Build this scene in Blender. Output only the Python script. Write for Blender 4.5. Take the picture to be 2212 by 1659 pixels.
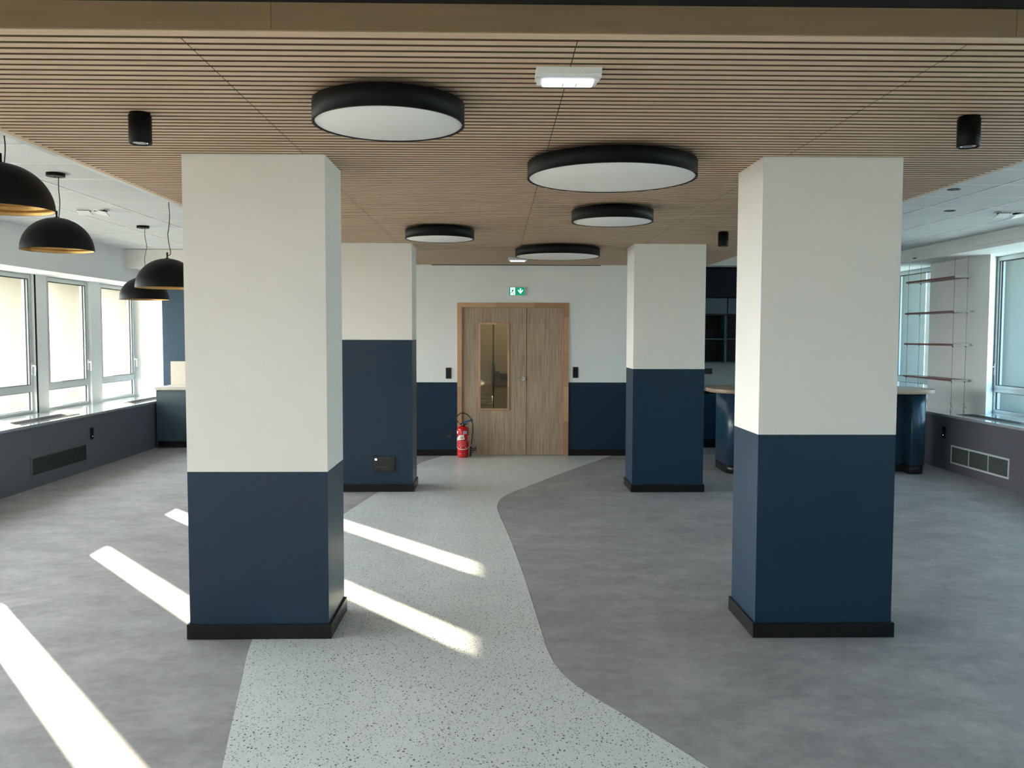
import bpy, bmesh, math, random
from mathutils import Vector, Matrix
random.seed(7)
for o in list(bpy.data.objects): bpy.data.objects.remove(o)
S = bpy.context.scene
COL = S.collection
PI = math.pi

# ------------------------------------------------------------------ camera
cam_d = bpy.data.cameras.new('camera'); cam = bpy.data.objects.new('camera', cam_d); COL.objects.link(cam)
cam_d.sensor_width = 36.0
cam_d.lens = 1868.6 / 2212 * 36.0
cam_d.clip_start = .02; cam_d.clip_end = 600
cam.matrix_world = (Matrix.Translation((0, 0, 1.6575)) @ Matrix.Rotation(-.0187, 4, 'Z')
                    @ Matrix.Rotation(PI/2 - .0563, 4, 'X') @ Matrix.Rotation(.0024, 4, 'Z'))
S.camera = cam

# ------------------------------------------------------------------ sun, sky, exposure
SUN_TRAVEL = Vector((1, -1.21, -.394)).normalized()
sun_d = bpy.data.lights.new('sun', 'SUN'); sun = bpy.data.objects.new('sun', sun_d); COL.objects.link(sun)
sun.rotation_euler = SUN_TRAVEL.to_track_quat('-Z', 'Y').to_euler()
sun.location = (-30, 35, 12)
sun_d.energy = 15.0; sun_d.angle = math.radians(.45); sun_d.color = (1, .86, .64)

world = bpy.data.worlds.new('sky'); S.world = world; world.use_nodes = True
wt = world.node_tree; wt.nodes.clear()
def wn(t, **k):
    n = wt.nodes.new(t)
    for a, b in k.items(): setattr(n, a, b)
    return n
def wmath(op, a, b=None, c=None):
    n = wn('ShaderNodeMath', operation=op)
    for i, v in enumerate((a, b, c)):
        if v is None: continue
        if isinstance(v, (int, float)): n.inputs[i].default_value = v
        else: wt.links.new(v, n.inputs[i])
    return n.outputs[0]
tc = wn('ShaderNodeTexCoord')
sep = wn('ShaderNodeSeparateXYZ'); wt.links.new(tc.outputs['Generated'], sep.inputs[0])
dot = wn('ShaderNodeVectorMath', operation='DOT_PRODUCT'); wt.links.new(tc.outputs['Generated'], dot.inputs[0])
dot.inputs[1].default_value = tuple(-SUN_TRAVEL)
el = wn('ShaderNodeValToRGB'); wt.links.new(sep.outputs['Z'], el.inputs[0])
cr = el.color_ramp
cr.elements[0].position = 0.0; cr.elements[0].color = (.86, .95, .98, 1)
cr.elements[1].position = .6; cr.elements[1].color = (.30, .52, .82, 1)
e = cr.elements.new(.15); e.color = (.52, .76, .93, 1)
dpos = wmath('MAXIMUM', dot.outputs['Value'], 0.0)
half = wmath('MULTIPLY_ADD', dot.outputs['Value'], .5, .5)
west = wmath('SQRT', wmath('MAXIMUM', wmath('MULTIPLY', sep.outputs['X'], -1.0), 0.0))
glow = wmath('ADD', wmath('ADD', wmath('MULTIPLY', wmath('POWER', half, 2.2), 3.4), wmath('MULTIPLY', west, 3.9)),
             wmath('MULTIPLY', wmath('POWER', dpos, 40.0), 9.0))
bgA = wn('ShaderNodeBackground'); wt.links.new(el.outputs[0], bgA.inputs[0]); bgA.inputs[1].default_value = 1.45
bgB = wn('ShaderNodeBackground'); bgB.inputs[0].default_value = (.96, .98, 1.0, 1)
wt.links.new(glow, bgB.inputs[1])
addn = wn('ShaderNodeAddShader'); wt.links.new(bgA.outputs[0], addn.inputs[0]); wt.links.new(bgB.outputs[0], addn.inputs[1])
wo = wn('ShaderNodeOutputWorld'); wt.links.new(addn.outputs[0], wo.inputs[0])

S.view_settings.view_transform = 'Standard'; S.view_settings.look = 'None'
S.view_settings.gamma = 1; S.view_settings.use_curve_mapping = False
S.view_settings.exposure = 1.93
S.cycles.max_bounces = 10; S.cycles.diffuse_bounces = 6; S.cycles.glossy_bounces = 4
S.cycles.transparent_max_bounces = 12
S.cycles.sample_clamp_indirect = 25.0
S.cycles.blur_glossy = .3
S.cycles.caustics_reflective = True

# ------------------------------------------------------------------ materials
M = {}
def mat(name, col, rough=.6, metal=0.0, spec=.5, emit=None, estr=1.0):
    m = bpy.data.materials.new(name); m.use_nodes = True
    b = m.node_tree.nodes['Principled BSDF']
    b.inputs['Base Color'].default_value = (*col, 1); b.inputs['Roughness'].default_value = rough
    b.inputs['Metallic'].default_value = metal; b.inputs['Specular IOR Level'].default_value = spec
    if emit: b.inputs['Emission Color'].default_value = (*emit, 1); b.inputs['Emission Strength'].default_value = estr
    M[name] = m
    return m
class NT:
    def __init__(s, m): s.t = m.node_tree; s.b = s.t.nodes['Principled BSDF']
    def n(s, ty, **k):
        x = s.t.nodes.new(ty)
        for a, b in k.items(): setattr(x, a, b)
        return x
    def l(s, a, b): s.t.links.new(a, b)
    def coord(s, scale=(1, 1, 1)):
        c = s.n('ShaderNodeTexCoord'); mp = s.n('ShaderNodeMapping'); mp.inputs['Scale'].default_value = scale
        s.l(c.outputs['Object'], mp.inputs[0]); return mp.outputs[0]
    def noise(s, vec, scale, det=4, rough=.6):
        x = s.n('ShaderNodeTexNoise'); s.l(vec, x.inputs['Vector']); x.inputs['Scale'].default_value = scale
        x.inputs['Detail'].default_value = det; x.inputs['Roughness'].default_value = rough; return x.outputs['Fac']
    def ramp(s, fac, *st):
        r = s.n('ShaderNodeValToRGB'); s.l(fac, r.inputs[0]); e = r.color_ramp.elements
        while len(e) < len(st): e.new(.5)
        for i, (p, c) in enumerate(st): e[i].position = p; e[i].color = (*c, 1) if len(c) == 3 else c
        return r.outputs[0]
    def mix(s, fac, a, b, mode='MIX'):
        x = s.n('ShaderNodeMix', data_type='RGBA', blend_type=mode)
        for v, i in ((fac, 0), (a, 6), (b, 7)):
            if isinstance(v, (int, float)): x.inputs[i].default_value = v
            elif isinstance(v, tuple): x.inputs[i].default_value = (*v, 1)
            else: s.l(v, x.inputs[i])
        return x.outputs[2]
    def math(s, op, a, b=None):
        x = s.n('ShaderNodeMath', operation=op)
        for i, v in enumerate((a, b)):
            if v is None: continue
            if isinstance(v, (int, float)): x.inputs[i].default_value = v
            else: s.l(v, x.inputs[i])
        return x.outputs[0]
    def bump(s, h, st, dist=.002):
        x = s.n('ShaderNodeBump'); x.inputs['Strength'].default_value = st; x.inputs['Distance'].default_value = dist
        s.l(h, x.inputs['Height']); s.l(x.outputs[0], s.b.inputs['Normal'])
    def col(s, c): s.l(c, s.b.inputs['Base Color'])

def paint(name, c, rough, var=.04, bump=.15, spec=.5):
    m = mat(name, c, rough, spec=spec); t = NT(m); v = t.coord()
    f = t.noise(v, 2.3, 3)
    t.col(t.mix(f, tuple(x*(1-var) for x in c), tuple(min(1, x*(1+var)) for x in c)))
    t.bump(t.noise(v, 260, 2), bump, .001)
    return m
paint('white_paint', (.80, .775, .735), .6)
paint('wall_white', (.87, .88, .87), .6)
m = paint('navy_paint', (.004, .025, .056), .4, spec=.42)
b_ = m.node_tree.nodes['Principled BSDF']; b_.inputs['Sheen Weight'].default_value = .10; b_.inputs['Sheen Roughness'].default_value = .35; b_.inputs['Sheen Tint'].default_value = (.72, .86, 1, 1)
paint('blue_wall', (.045, .08, .12), .5, spec=.2)
paint('casing', (.14, .142, .17), .36, spec=.4)
paint('casing_right', (.125, .12, .14), .45, spec=.4)
paint('facade', (.25, .23, .185), .8)
paint('facade_pale', (.17, .175, .16), .8)
mat('black_trim', (.011, .011, .012), .38)
mat('skirting', (.007, .007, .008), .4, spec=.3)
mat('black_metal', (.003, .003, .0032), .5, spec=.18)
mat('black_plastic', (.014, .015, .017), .35)
mat('black_gloss', (.006, .009, .02), .15)
mat('ink_dim', (.10, .10, .10), .5)
mat('ink', (.35, .36, .36), .5)
mat('gold', (.52, .32, .12), .38, .9)
mat('diffuser', (.97, .95, .93), .4)
mat('white_plastic', (.78, .79, .77), .4)
mat('white_frame', (.60, .645, .64), .35)
mat('gasket', (.01, .012, .012), .5)
mat('white_handle', (.8, .81, .8), .3)
mat('steel', (.62, .62, .6), .25, 1)
mat('steel_dull', (.35, .35, .34), .4, .9)
mat('ceiling_white', (.70, .71, .71), .8)
mat('tile_bar', (.86, .86, .84), .5)
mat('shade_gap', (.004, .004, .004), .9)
mat('red_paint', (.62, .012, .014), .22)
mat('label_white', (.8, .74, .74), .4)
mat('label_pink', (.72, .22, .22), .4)
mat('label_blue', (.18, .36, .6), .4)
mat('rubber', (.008, .008, .008), .5)
mat('lever_blue', (.015, .09, .25), .35)
mat('green_sign', (.0, .17, .075), .35, emit=(0, .20, .09), estr=.35)
mat('sign_white', (.7, .95, .88), .4, emit=(.6, 1, .86), estr=.45)
mat('sign_dark', (.01, .09, .06), .4)
mat('lamp_on', (.9, .9, 1), .3, emit=(.86, .89, 1), estr=.30)
mat('corridor', (.36, .33, .25), .7)
mat('corridor_door', (.33, .29, .21), .6)
mat('brown_dark', (.03, .022, .015), .4)
mat('worktop_white', (.50, .47, .43), .35)
mat('cream_board', (.62, .57, .50), .5)
mat('tile_wall', (.55, .58, .58), .5)
mat('shelf_wood', (.22, .10, .085), .45)
mat('shelf_white', (.72, .72, .68), .35)
mat('roof_red', (.55, .12, .09), .8)
mat('house_white', (.75, .74, .70), .8)
mat('leaf_green', (.22, .34, .05), .8)
mat('bark', (.06, .04, .03), .9)
mat('ground', (.30, .30, .27), .9)

def sill_mat():
    m = mat('sill_stone', (.42, .44, .46), .10, spec=1.0); t = NT(m); v = t.coord()
    t.col(t.ramp(t.noise(v, 90, 5), (.3, (.33, .35, .37)), (.7, (.47, .49, .51))))
    t.b.inputs['Coat Weight'].default_value = 1.0; t.b.inputs['Coat Roughness'].default_value = .17; t.b.inputs['Coat IOR'].default_value = 1.6
sill_mat()
def cabinet_mat(n, c, r):
    m = mat(n, c, r, spec=.5); t = NT(m); t.bump(t.noise(t.coord(), 40, 2), .05, .002)
cabinet_mat('navy_laminate', (.018, .048, .085), .3)
cabinet_mat('grey_laminate', (.045, .078, .10), .32)

def wood_slat():
    m = mat('slat_wood', (.34, .24, .165), .55); t = NT(m)
    v = t.coord((1.1, 26, 26)); f = t.noise(v, 3.0, 5, .65)
    v2 = t.coord((.35, .6, .6)); g = t.noise(v2, 1.4, 2)
    c = t.ramp(f, (.25, (.64, .45, .30)), (.5, (.71, .515, .35)), (.78, (.77, .58, .40)))
    vo = t.coord((.714, 16.72, 1)); vv = t.n('ShaderNodeTexWhiteNoise', noise_dimensions='2D')
    fl = t.n('ShaderNodeVectorMath', operation='FLOOR'); t.l(vo, fl.inputs[0]); t.l(fl.outputs[0], vv.inputs['Vector'])
    c = t.mix(.10, c, vv.outputs['Value'], 'SOFT_LIGHT')
    c = t.mix(.14, c, g, 'SOFT_LIGHT')
    t.col(c); t.bump(f, .12, .001)
wood_slat()
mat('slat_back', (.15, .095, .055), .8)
mat('fascia_wood', (.20, .145, .075), .6)
def fascia():
    t = NT(M['fascia_wood']); f = t.noise(t.coord((1, 1, 12)), 2.2, 5)
    t.col(t.ramp(f, (.3, (.25, .165, .084)), (.7, (.32, .21, .112))))
fascia()
def door_wood(name, a, b, c, sx=22):
    m = mat(name, b, .5); t = NT(m)
    v = t.coord((sx, 1, .9)); f = t.noise(v, 2.2, 7, .68)
    v2 = t.coord((6, 1, .15)); g = t.noise(v2, 1.3, 2)
    k = t.ramp(f, (.28, a), (.5, b), (.74, c))
    k = t.mix(.22, k, g, 'SOFT_LIGHT')
    t.col(k); t.bump(f, .08, .001)
door_wood('door_wood', (.25, .175, .115), (.43, .315, .22), (.58, .45, .33))
def frame_wood():
    m = mat('frame_wood', (.42, .24, .13), .45); t = NT(m)
    v = t.coord((1.9, 1, 2.1)); fl = t.n('ShaderNodeVectorMath', operation='FLOOR'); t.l(v, fl.inputs[0])
    w = t.n('ShaderNodeTexWhiteNoise', noise_dimensions='3D'); t.l(fl.outputs[0], w.inputs['Vector'])
    t.col(t.ramp(w.outputs['Value'], (0, (.42, .225, .12)), (.5, (.54, .32, .175)), (1, (.65, .41, .24))))
frame_wood()
def counter_wood():
    m = mat('counter_wood', (.42, .29, .19), .42); t = NT(m)
    f = t.noise(t.coord((1, 14, 14)), 3, 5)
    t.col(t.ramp(f, (.3, (.36, .26, .18)), (.7, (.46, .34, .25))))
counter_wood()

def vinyl():
    m = mat('grey_vinyl', (.17, .165, .17), .5, spec=.25); t = NT(m)
    v = t.coord((1, 1.35, 1)); f = t.noise(v, 2.6, 8, .66); f2 = t.noise(v, 11, 6, .7); f3 = t.noise(v, .5, 2)
    c = t.ramp(f, (.30, (.275, .266, .274)), (.5, (.34, .33, .341)), (.68, (.41, .40, .412)))
    c = t.mix(.55, c, t.ramp(f2, (.32, (.30, .30, .30)), (.66, (.66, .66, .66))), 'SOFT_LIGHT')
    c = t.mix(.3, c, f3, 'SOFT_LIGHT')
    sx = t.n('ShaderNodeSeparateXYZ'); t.l(t.coord(), sx.inputs[0])
    a = t.math('ABSOLUTE', t.math('SUBTRACT', t.math('FRACT', t.math('DIVIDE', t.math('ADD', sx.outputs['Y'], .1), 2.0)), .5))
    ln = t.math('LESS_THAN', a, .0007)
    c = t.mix(t.math('MULTIPLY', ln, .35), c, (.07, .07, .07))
    t.col(c)
    r = t.n('ShaderNodeMapRange'); t.l(f2, r.inputs[0]); r.inputs[3].default_value = .48; r.inputs[4].default_value = .60
    t.l(r.outputs[0], t.b.inputs['Roughness'])
    t.bump(t.noise(t.coord(), 320, 2), .12, .0008)
vinyl()
def terrazzo():
    m = mat('terrazzo', (.42, .43, .42), .33, spec=.5); t = NT(m)
    base = t.ramp(t.noise(t.coord(), 3.5, 5), (.3, (.66, .69, .70)), (.7, (.73, .755, .76)))
    c = base
    for sc, gate, size, dark, rot in ((50, .36, .165, .12, .25), (66, .42, .165, .20, -.3), (88, .50, .19, .30, .1)):
        cd = t.n('ShaderNodeTexCoord'); mp = t.n('ShaderNodeMapping'); mp.inputs['Rotation'].default_value = (0, 0, rot)
        mp.inputs['Scale'].default_value = (1, .80, 1); t.l(cd.outputs['Object'], mp.inputs[0])
        dn = t.n('ShaderNodeTexNoise'); dn.inputs['Scale'].default_value = 90; t.l(mp.outputs[0], dn.inputs['Vector'])
        ad = t.mix(.007, mp.outputs[0], dn.outputs['Color'], 'ADD')
        vo = t.n('ShaderNodeTexVoronoi', voronoi_dimensions='2D'); vo.inputs['Scale'].default_value = sc; t.l(ad, vo.inputs['Vector'])
        sp = t.n('ShaderNodeSeparateColor'); t.l(vo.outputs['Color'], sp.inputs[0])
        g = t.math('LESS_THAN', sp.outputs[0], gate)
        d = t.math('LESS_THAN', vo.outputs['Distance'], t.math('MULTIPLY', sp.outputs[1], size*1.5))
        k = t.math('MULTIPLY', g, d)
        c = t.mix(k, c, t.ramp(sp.outputs[2], (0, (dark*.55,)*3), (1, (dark*1.3, dark*1.32, dark*1.3))))
    t.col(c)
terrazzo()
def glass(name, tint, r=.06):
    m = bpy.data.materials.new(name); m.use_nodes = True; t = m.node_tree; t.nodes.clear()
    tr = t.nodes.new('ShaderNodeBsdfTransparent'); tr.inputs[0].default_value = (*tint, 1)
    gl = t.nodes.new('ShaderNodeBsdfGlossy'); gl.inputs['Roughness'].default_value = .01
    lw = t.nodes.new('ShaderNodeLayerWeight'); lw.inputs[0].default_value = .5
    pw = t.nodes.new('ShaderNodeMath'); pw.operation = 'POWER'; pw.inputs[1].default_value = 5; t.links.new(lw.outputs['Facing'], pw.inputs[0])
    fr = t.nodes.new('ShaderNodeMath'); fr.operation = 'MULTIPLY_ADD'; fr.inputs[1].default_value = .8; fr.inputs[2].default_value = .035; t.links.new(pw.outputs[0], fr.inputs[0])
    mx = t.nodes.new('ShaderNodeMixShader'); o = t.nodes.new('ShaderNodeOutputMaterial')
    t.links.new(fr.outputs[0], mx.inputs[0]); t.links.new(tr.outputs[0], mx.inputs[1]); t.links.new(gl.outputs[0], mx.inputs[2])
    t.links.new(mx.outputs[0], o.inputs[0]); M[name] = m
glass('clear_glass', (.97, .985, .97)); glass('cool_glass', (.86, .96, .97)); glass('door_glass', (.72, .68, .55))

# ------------------------------------------------------------------ mesh helpers
class MB:
    def __init__(s): s.bm = bmesh.new(); s.mi = 0
    def _tag(s, fs):
        for f in fs: f.material_index = s.mi
    def box(s, x0, x1, y0, y1, z0, z1, bevel=0):
        vs = [s.bm.verts.new((x, y, z)) for z in (z0, z1) for x, y in ((x0, y0), (x1, y0), (x1, y1), (x0, y1))]
        q = [(3, 2, 1, 0), (4, 5, 6, 7), (0, 1, 5, 4), (1, 2, 6, 5), (2, 3, 7, 6), (3, 0, 4, 7)]
        fs = [s.bm.faces.new([vs[i] for i in f]) for f in q]; s._tag(fs)
        if bevel:
            es = list({e for f in fs for e in f.edges})
            r = bmesh.ops.bevel(s.bm, geom=es, offset=bevel, segments=2, affect='EDGES', profile=.6)
            s._tag(r['faces'])
        return s
    def cbox(s, c, d, bevel=0):
        return s.box(c[0]-d[0]/2, c[0]+d[0]/2, c[1]-d[1]/2, c[1]+d[1]/2, c[2]-d[2]/2, c[2]+d[2]/2, bevel)
    def prism(s, pts, z0, z1, smooth=False):
        a = [s.bm.verts.new((x, y, z0)) for x, y in pts]; b = [s.bm.verts.new((x, y, z1)) for x, y in pts]
        n = len(pts); fs = [s.bm.faces.new(list(reversed(a))), s.bm.faces.new(b)]
        for i in range(n):
            f = s.bm.faces.new([a[i], a[(i+1) % n], b[(i+1) % n], b[i]]); f.smooth = smooth; fs.append(f)
        s._tag(fs); return s
    def lathe(s, prof, c=(0, 0, 0), seg=48, smooth=True, axis='Z', close=False):
        rings = []
        for r, z in prof:
            ring = []
            for i in range(seg):
                a = 2*PI*i/seg
                p = (r*math.cos(a), r*math.sin(a), z)
                if axis == 'Y': p = (p[0], p[2], p[1])
                if axis == 'X': p = (p[2], p[0], p[1])
                ring.append(s.bm.verts.new((p[0]+c[0], p[1]+c[1], p[2]+c[2])))
            rings.append(ring)
        fs = []
        for k in range(len(rings)-1):
            for i in range(seg):
                j = (i+1) % seg
                f = s.bm.faces.new([rings[k][i], rings[k][j], rings[k+1][j], rings[k+1][i]]); f.smooth = smooth; fs.append(f)
        if close:
            fs.append(s.bm.faces.new(list(reversed(rings[0])))); fs.append(s.bm.faces.new(rings[-1]))
        s._tag(fs); return s
    def cyl(s, c, r, z0, z1, seg=32, axis='Z'):
        return s.lathe([(r, z0), (r, z1)], c, seg, True, axis, True)
    def tube(s, pts, r, seg=10):
        pts = [Vector(p) for p in pts]; rings = []; n0 = None
        for i, p in enumerate(pts):
            t = (pts[min(i+1, len(pts)-1)] - pts[max(i-1, 0)]).normalized()
            if n0 is None:
                n0 = t.orthogonal().normalized()
            n0 = (n0 - t*n0.dot(t)).normalized(); b = t.cross(n0)
            rr = r[i] if isinstance(r, (list, tuple)) else r
            rings.append([s.bm.verts.new(p + (n0*math.cos(2*PI*k/seg) + b*math.sin(2*PI*k/seg))*rr) for k in range(seg)])
        fs = []
        for a, b in zip(rings, rings[1:]):
            for k in range(seg):
                f = s.bm.faces.new([a[k], a[(k+1) % seg], b[(k+1) % seg], b[k]]); f.smooth = True; fs.append(f)
        fs.append(s.bm.faces.new(list(reversed(rings[0])))); fs.append(s.bm.faces.new(rings[-1]))
        s._tag(fs); return s
    def poly(s, pts):
        f = s.bm.faces.new([s.bm.verts.new(p) for p in pts]); s._tag([f]); return s
    def build(s, name, m, parent=None, loc=None):
        bmesh.ops.recalc_face_normals(s.bm, faces=s.bm.faces)
        me = bpy.data.meshes.new(name); s.bm.to_mesh(me); s.bm.free()
        for x in (m if isinstance(m, (list, tuple)) else [m]): me.materials.append(M[x] if isinstance(x, str) else x)
        o = bpy.data.objects.new(name, me); COL.objects.link(o)
        if parent is not None: o.parent = parent
        if loc is not None: o.location = loc
        return o
def smoothpts(cp, n=12):
    """Catmull-Rom through 2D or 3D control points"""
    cp = [Vector(p) for p in cp]; out = []
    ext = [cp[0]*2-cp[1]] + cp + [cp[-1]*2-cp[-2]]
    for i in range(1, len(ext)-2):
        a, b, c, d = ext[i-1:i+3]
        for k in range(n):
            t = k/n
            out.append(.5*((2*b) + (c-a)*t + (2*a-5*b+4*c-d)*t*t + (3*b-a-3*c+d)*t**3))
    out.append(cp[-1]); return out
def tag(o, label, cat, group=None):
    o['label'] = label; o['category'] = cat
    if group: o['group'] = group
    return o
def thing(name, label, cat, loc, group=None, rz=0):
    o = bpy.data.objects.new(name, None); COL.objects.link(o); o.location = loc; o.rotation_euler = (0, 0, rz)
    o.empty_display_size = .1
    return tag(o, label, cat, group)
def struct(o, label=None, cat=None):
    o['kind'] = 'structure'
    if label: o['label'] = label
    if cat: o['category'] = cat
    return o
def sempty(name, label=None, loc=(0, 0, 0), cat=None):
    o = bpy.data.objects.new(name, None); COL.objects.link(o); o.location = loc; return struct(o, label, cat)
def dup(root, loc, label, rz=0):
    r = root.copy(); COL.objects.link(r); r.location = loc; r['label'] = label; r.rotation_euler = (0, 0, rz)
    for ch in list(root.children):
        c = ch.copy(); COL.objects.link(c); c.parent = r
        for g in list(ch.children):
            d = g.copy(); COL.objects.link(d); d.parent = c
    return r

# ------------------------------------------------------------------ dimensions
ZC = 2.613          # slatted ceiling
ZW = 2.84           # white tile ceiling
XGL, XGR = -5.72, 6.40
YB = -5.2           # wall behind the camera
YW = 11.85          # door wall
# ------------------------------------------------------------------ floor
m = MB(); m.box(-5.7, 6.4, YB, 14.0, -.12, 0)
struct(m.build('floor', 'grey_vinyl'), 'mottled grey vinyl floor', 'floor')
right = [(1.45, 0.4), (1.12, 2.3), (.98, 2.85), (.818, 3.219), (.679, 3.478), (.549, 3.708), (.413, 3.945), (.329, 4.154), (.278, 4.434), (.251, 4.868), (.191, 5.928),
         (.112, 7.034), (.035, 7.9), (.015, 8.353), (.067, 8.762), (.193, 9.102), (.407, 9.528), (.838, 10.405), (1.60, YW)]
left = [(-.45, .4), (-.80, 2.1), (-1.046, 3.245), (-1.206, 4.033), (-1.323, 4.646), (-1.46, 5.8), (-1.47, 7.1), (-1.404, 7.928), (-1.351, 8.339), (-1.26, 8.95),
        (-1.11, 10.0), (-1.03, 10.75), (-.964, 11.2), (-.82, 11.6), (-.70, YW)]
R2 = smoothpts([(x, y, 0) for x, y in right], 8); L2 = smoothpts([(x, y, 0) for x, y in left], 8)
m = MB(); m.prism([(p.x, p.y) for p in R2] + [(p.x, p.y) for p in reversed(L2)], 0, .0015)
struct(m.build('floor', 'terrazzo'), 'pale speckled terrazzo path winding across the grey floor', 'floor path')

# ------------------------------------------------------------------ ceilings
m = MB(); m.box(-5.17, 5.63, YB, 13.95, ZW, ZW+.12)
struct(m.build('ceiling', 'ceiling_white'), 'white tiled suspended ceiling', 'ceiling')
m = MB()
xs = [-5.17, -4.70, -4.10, -3.50, -2.90]; xr = [3.36, 3.96, 4.56, 5.16]
for x in xs[1:] + xr: m.box(x-.010, x+.010, YB, 13.7, ZW-.004, ZW)
y = 6.13 - .6*18
while y < 13.6:
    if y > YB:
        m.box(-5.17, -2.45, y-.010, y+.010, ZW-.0045, ZW-.0005); m.box(2.95, 5.63, y-.010, y+.010, ZW-.0045, ZW-.0005)
    y += .6
struct(m.build('trim_1', 'tile_bar'), 'white tile grid bars', 'trim')
# slatted timber ceiling
CX0, CX1, CY0, CY1 = -2.335, 2.90, 2.802, YW
m = MB()
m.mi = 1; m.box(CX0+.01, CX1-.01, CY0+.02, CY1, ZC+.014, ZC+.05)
m.mi = 0
joints = [CX0+.03, -1.0183, .264, 1.546, 2.87]
P_ = .0598; gp = .020; y = CY0+.018
m.box(CX0+.001, CX1-.001, CY0, CY0+.052, ZC, ZC+.014)
y = CY0+.052+gp
while y + P_ - gp < CY1:
    for a, b in zip(joints, joints[1:]):
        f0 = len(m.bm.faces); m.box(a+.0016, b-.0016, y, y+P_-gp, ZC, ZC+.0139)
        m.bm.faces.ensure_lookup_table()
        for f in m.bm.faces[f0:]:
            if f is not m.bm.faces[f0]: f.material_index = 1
    y += P_
m.box(CX0, CX0+.03, CY0+.052, CY1, ZC+.0002, ZC+.0139); m.box(CX1-.03, CX1, CY0+.052, CY1, ZC+.0002, ZC+.0139)
# upstand sides of the canopy
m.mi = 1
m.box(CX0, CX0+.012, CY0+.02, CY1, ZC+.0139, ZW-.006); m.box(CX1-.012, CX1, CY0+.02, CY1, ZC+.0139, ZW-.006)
struct(m.build('ceiling', ['slat_wood', 'slat_back']), 'slatted timber ceiling raft over the middle of the room', 'ceiling')
m = MB()
xb = [CX0, -.708, 1.66, CX1]
for a, b in zip(xb, xb[1:]): m.box(a+.0008, b-.0008, CY0-.012, CY0-.0005, ZC+.001, ZC+.086)
struct(m.build('trim_2', 'fascia_wood'), 'brown wooden edge board of the slatted ceiling', 'trim')
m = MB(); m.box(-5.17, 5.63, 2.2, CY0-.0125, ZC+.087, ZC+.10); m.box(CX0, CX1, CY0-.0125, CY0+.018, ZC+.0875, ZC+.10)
struct(m.build('trim_3', 'shade_gap'), 'black shadow strip above the wooden edge board', 'trim')
m = MB(); m.box(CX0-.045, CX0-.001, CY0, CY1, ZC+.004, ZC+.012)
struct(m.build('trim_4', 'white_plastic'), 'white edge profile along the slatted ceiling', 'trim')
m = MB(); m.box(-.874, 1.424, YW-.03, YW-.001, ZC-.007, ZC-.0005)  # solid black strip paints the shadow slit along the wall top
struct(m.build('trim_5', 'shade_gap'), 'thin black strip painted as the shadow slit where slatted ceiling meets the door wall', 'trim')

# ------------------------------------------------------------------ door wall
DX0, DX1, DZ = -.528, .998, 2.10
XL_, XR_ = -3.0, 2.75
def wall_with_hole(m, z0, z1):
    if z1 <= DZ:
        m.box(XL_, DX0, YW, YW+.12, z0, z1); m.box(DX1, XR_, YW, YW+.12, z0, z1)
    else:
        m.box(XL_, DX0, YW, YW+.12, z0, DZ); m.box(DX1, XR_, YW, YW+.12, z0, DZ); m.box(XL_, XR_, YW, YW+.12, DZ, z1)
m = MB(); m.mi = 0; wall_with_hole(m, 1.012, ZW); m.mi = 1; wall_with_hole(m, 0, 1.012)
struct(m.build('wall_back', ['wall_white', 'navy_paint']), 'door wall, white above and navy below', 'wall')
m = MB(); m.box(XL_, DX0-.001, YW-.014, YW-.0005, 0, .085, .002); m.box(DX1+.001, XR_, YW-.014, YW-.0005, 0, .085, .002)
struct(m.build('baseboard_back', 'skirting'), 'black baseboard of the door wall', 'baseboard')
# double door
door = sempty('door_1', 'wooden double door with a narrow glazed panel', (0, 0, 0), 'door')
m = MB(); fw = .062; jb = .02
m.box(DX0, DX0+fw, YW-.02, YW+.10, 0, DZ-fw, .003); m.box(DX1-fw, DX1, YW-.02, YW+.10, 0, DZ-fw, .003); m.box(DX0, DX1, YW-.02, YW+.10, DZ-fw, DZ, .003)
m.build('door_frame', 'frame_wood', door)
GX0, GX1, GZ0, GZ1 = -.21, .159, .652, 1.806
m = MB(); XM = .4215; z0, z1 = .012, DZ-fw-.003; yl0, yl1 = YW+.012, YW+.05
lx0 = DX0+fw+.003
for a, b, c, d in ((lx0, GX0, z0, z1), (GX1, XM-.0035, z0, z1), (GX0, GX1, z0, GZ0), (GX0, GX1, GZ1, z1)): m.box(a, b, yl0, yl1, c, d)
leaf = m.build('door_leaf', 'door_wood', door)
m = MB(); m.box(XM+.0035, DX1-fw-.003, yl0, yl1, z0, z1, .001); leaf2 = m.build('door_leaf', 'door_wood', door)
m = MB(); m.box(XM-.012, XM+.012, yl1+.001, yl1+.012, z0, z1); m.build('gap_shade', 'shade_gap', door)  # black strip added behind the leaves to paint the shade of their gap
m = MB(); bw = .026
for a, b, c, d in ((GX0-bw, GX0, GZ0-bw, GZ1+bw), (GX1, GX1+bw, GZ0-bw, GZ1+bw), (GX0, GX1, GZ0-bw, GZ0), (GX0, GX1, GZ1, GZ1+bw)):
    m.box(a, b, yl0-.012, yl0+.002, c, d, .004)
m.build('glazing_bead', 'frame_wood', leaf)
m = MB(); m.box(GX0, GX1, yl0+.014, yl0+.020, GZ0, GZ1); m.build('door_pane', 'door_glass', leaf)
m = MB(); m.cyl((.372, yl0-.006, 1.066), .026, -.006, .006, 28, 'Y')
m.tube(smoothpts([(.372, yl0-.01, 1.066), (.372, yl0-.045, 1.066), (.345, yl0-.058, 1.072), (.30, yl0-.058, 1.074), (.262, yl0-.055, 1.064), (.245, yl0-.05, 1.068)], 6), .0085)
m.build('door_handle', 'steel', leaf)
m = MB(); m.cyl((.372, yl0-.004, .99), .004, -.003, .003, 12, 'Y')
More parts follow.
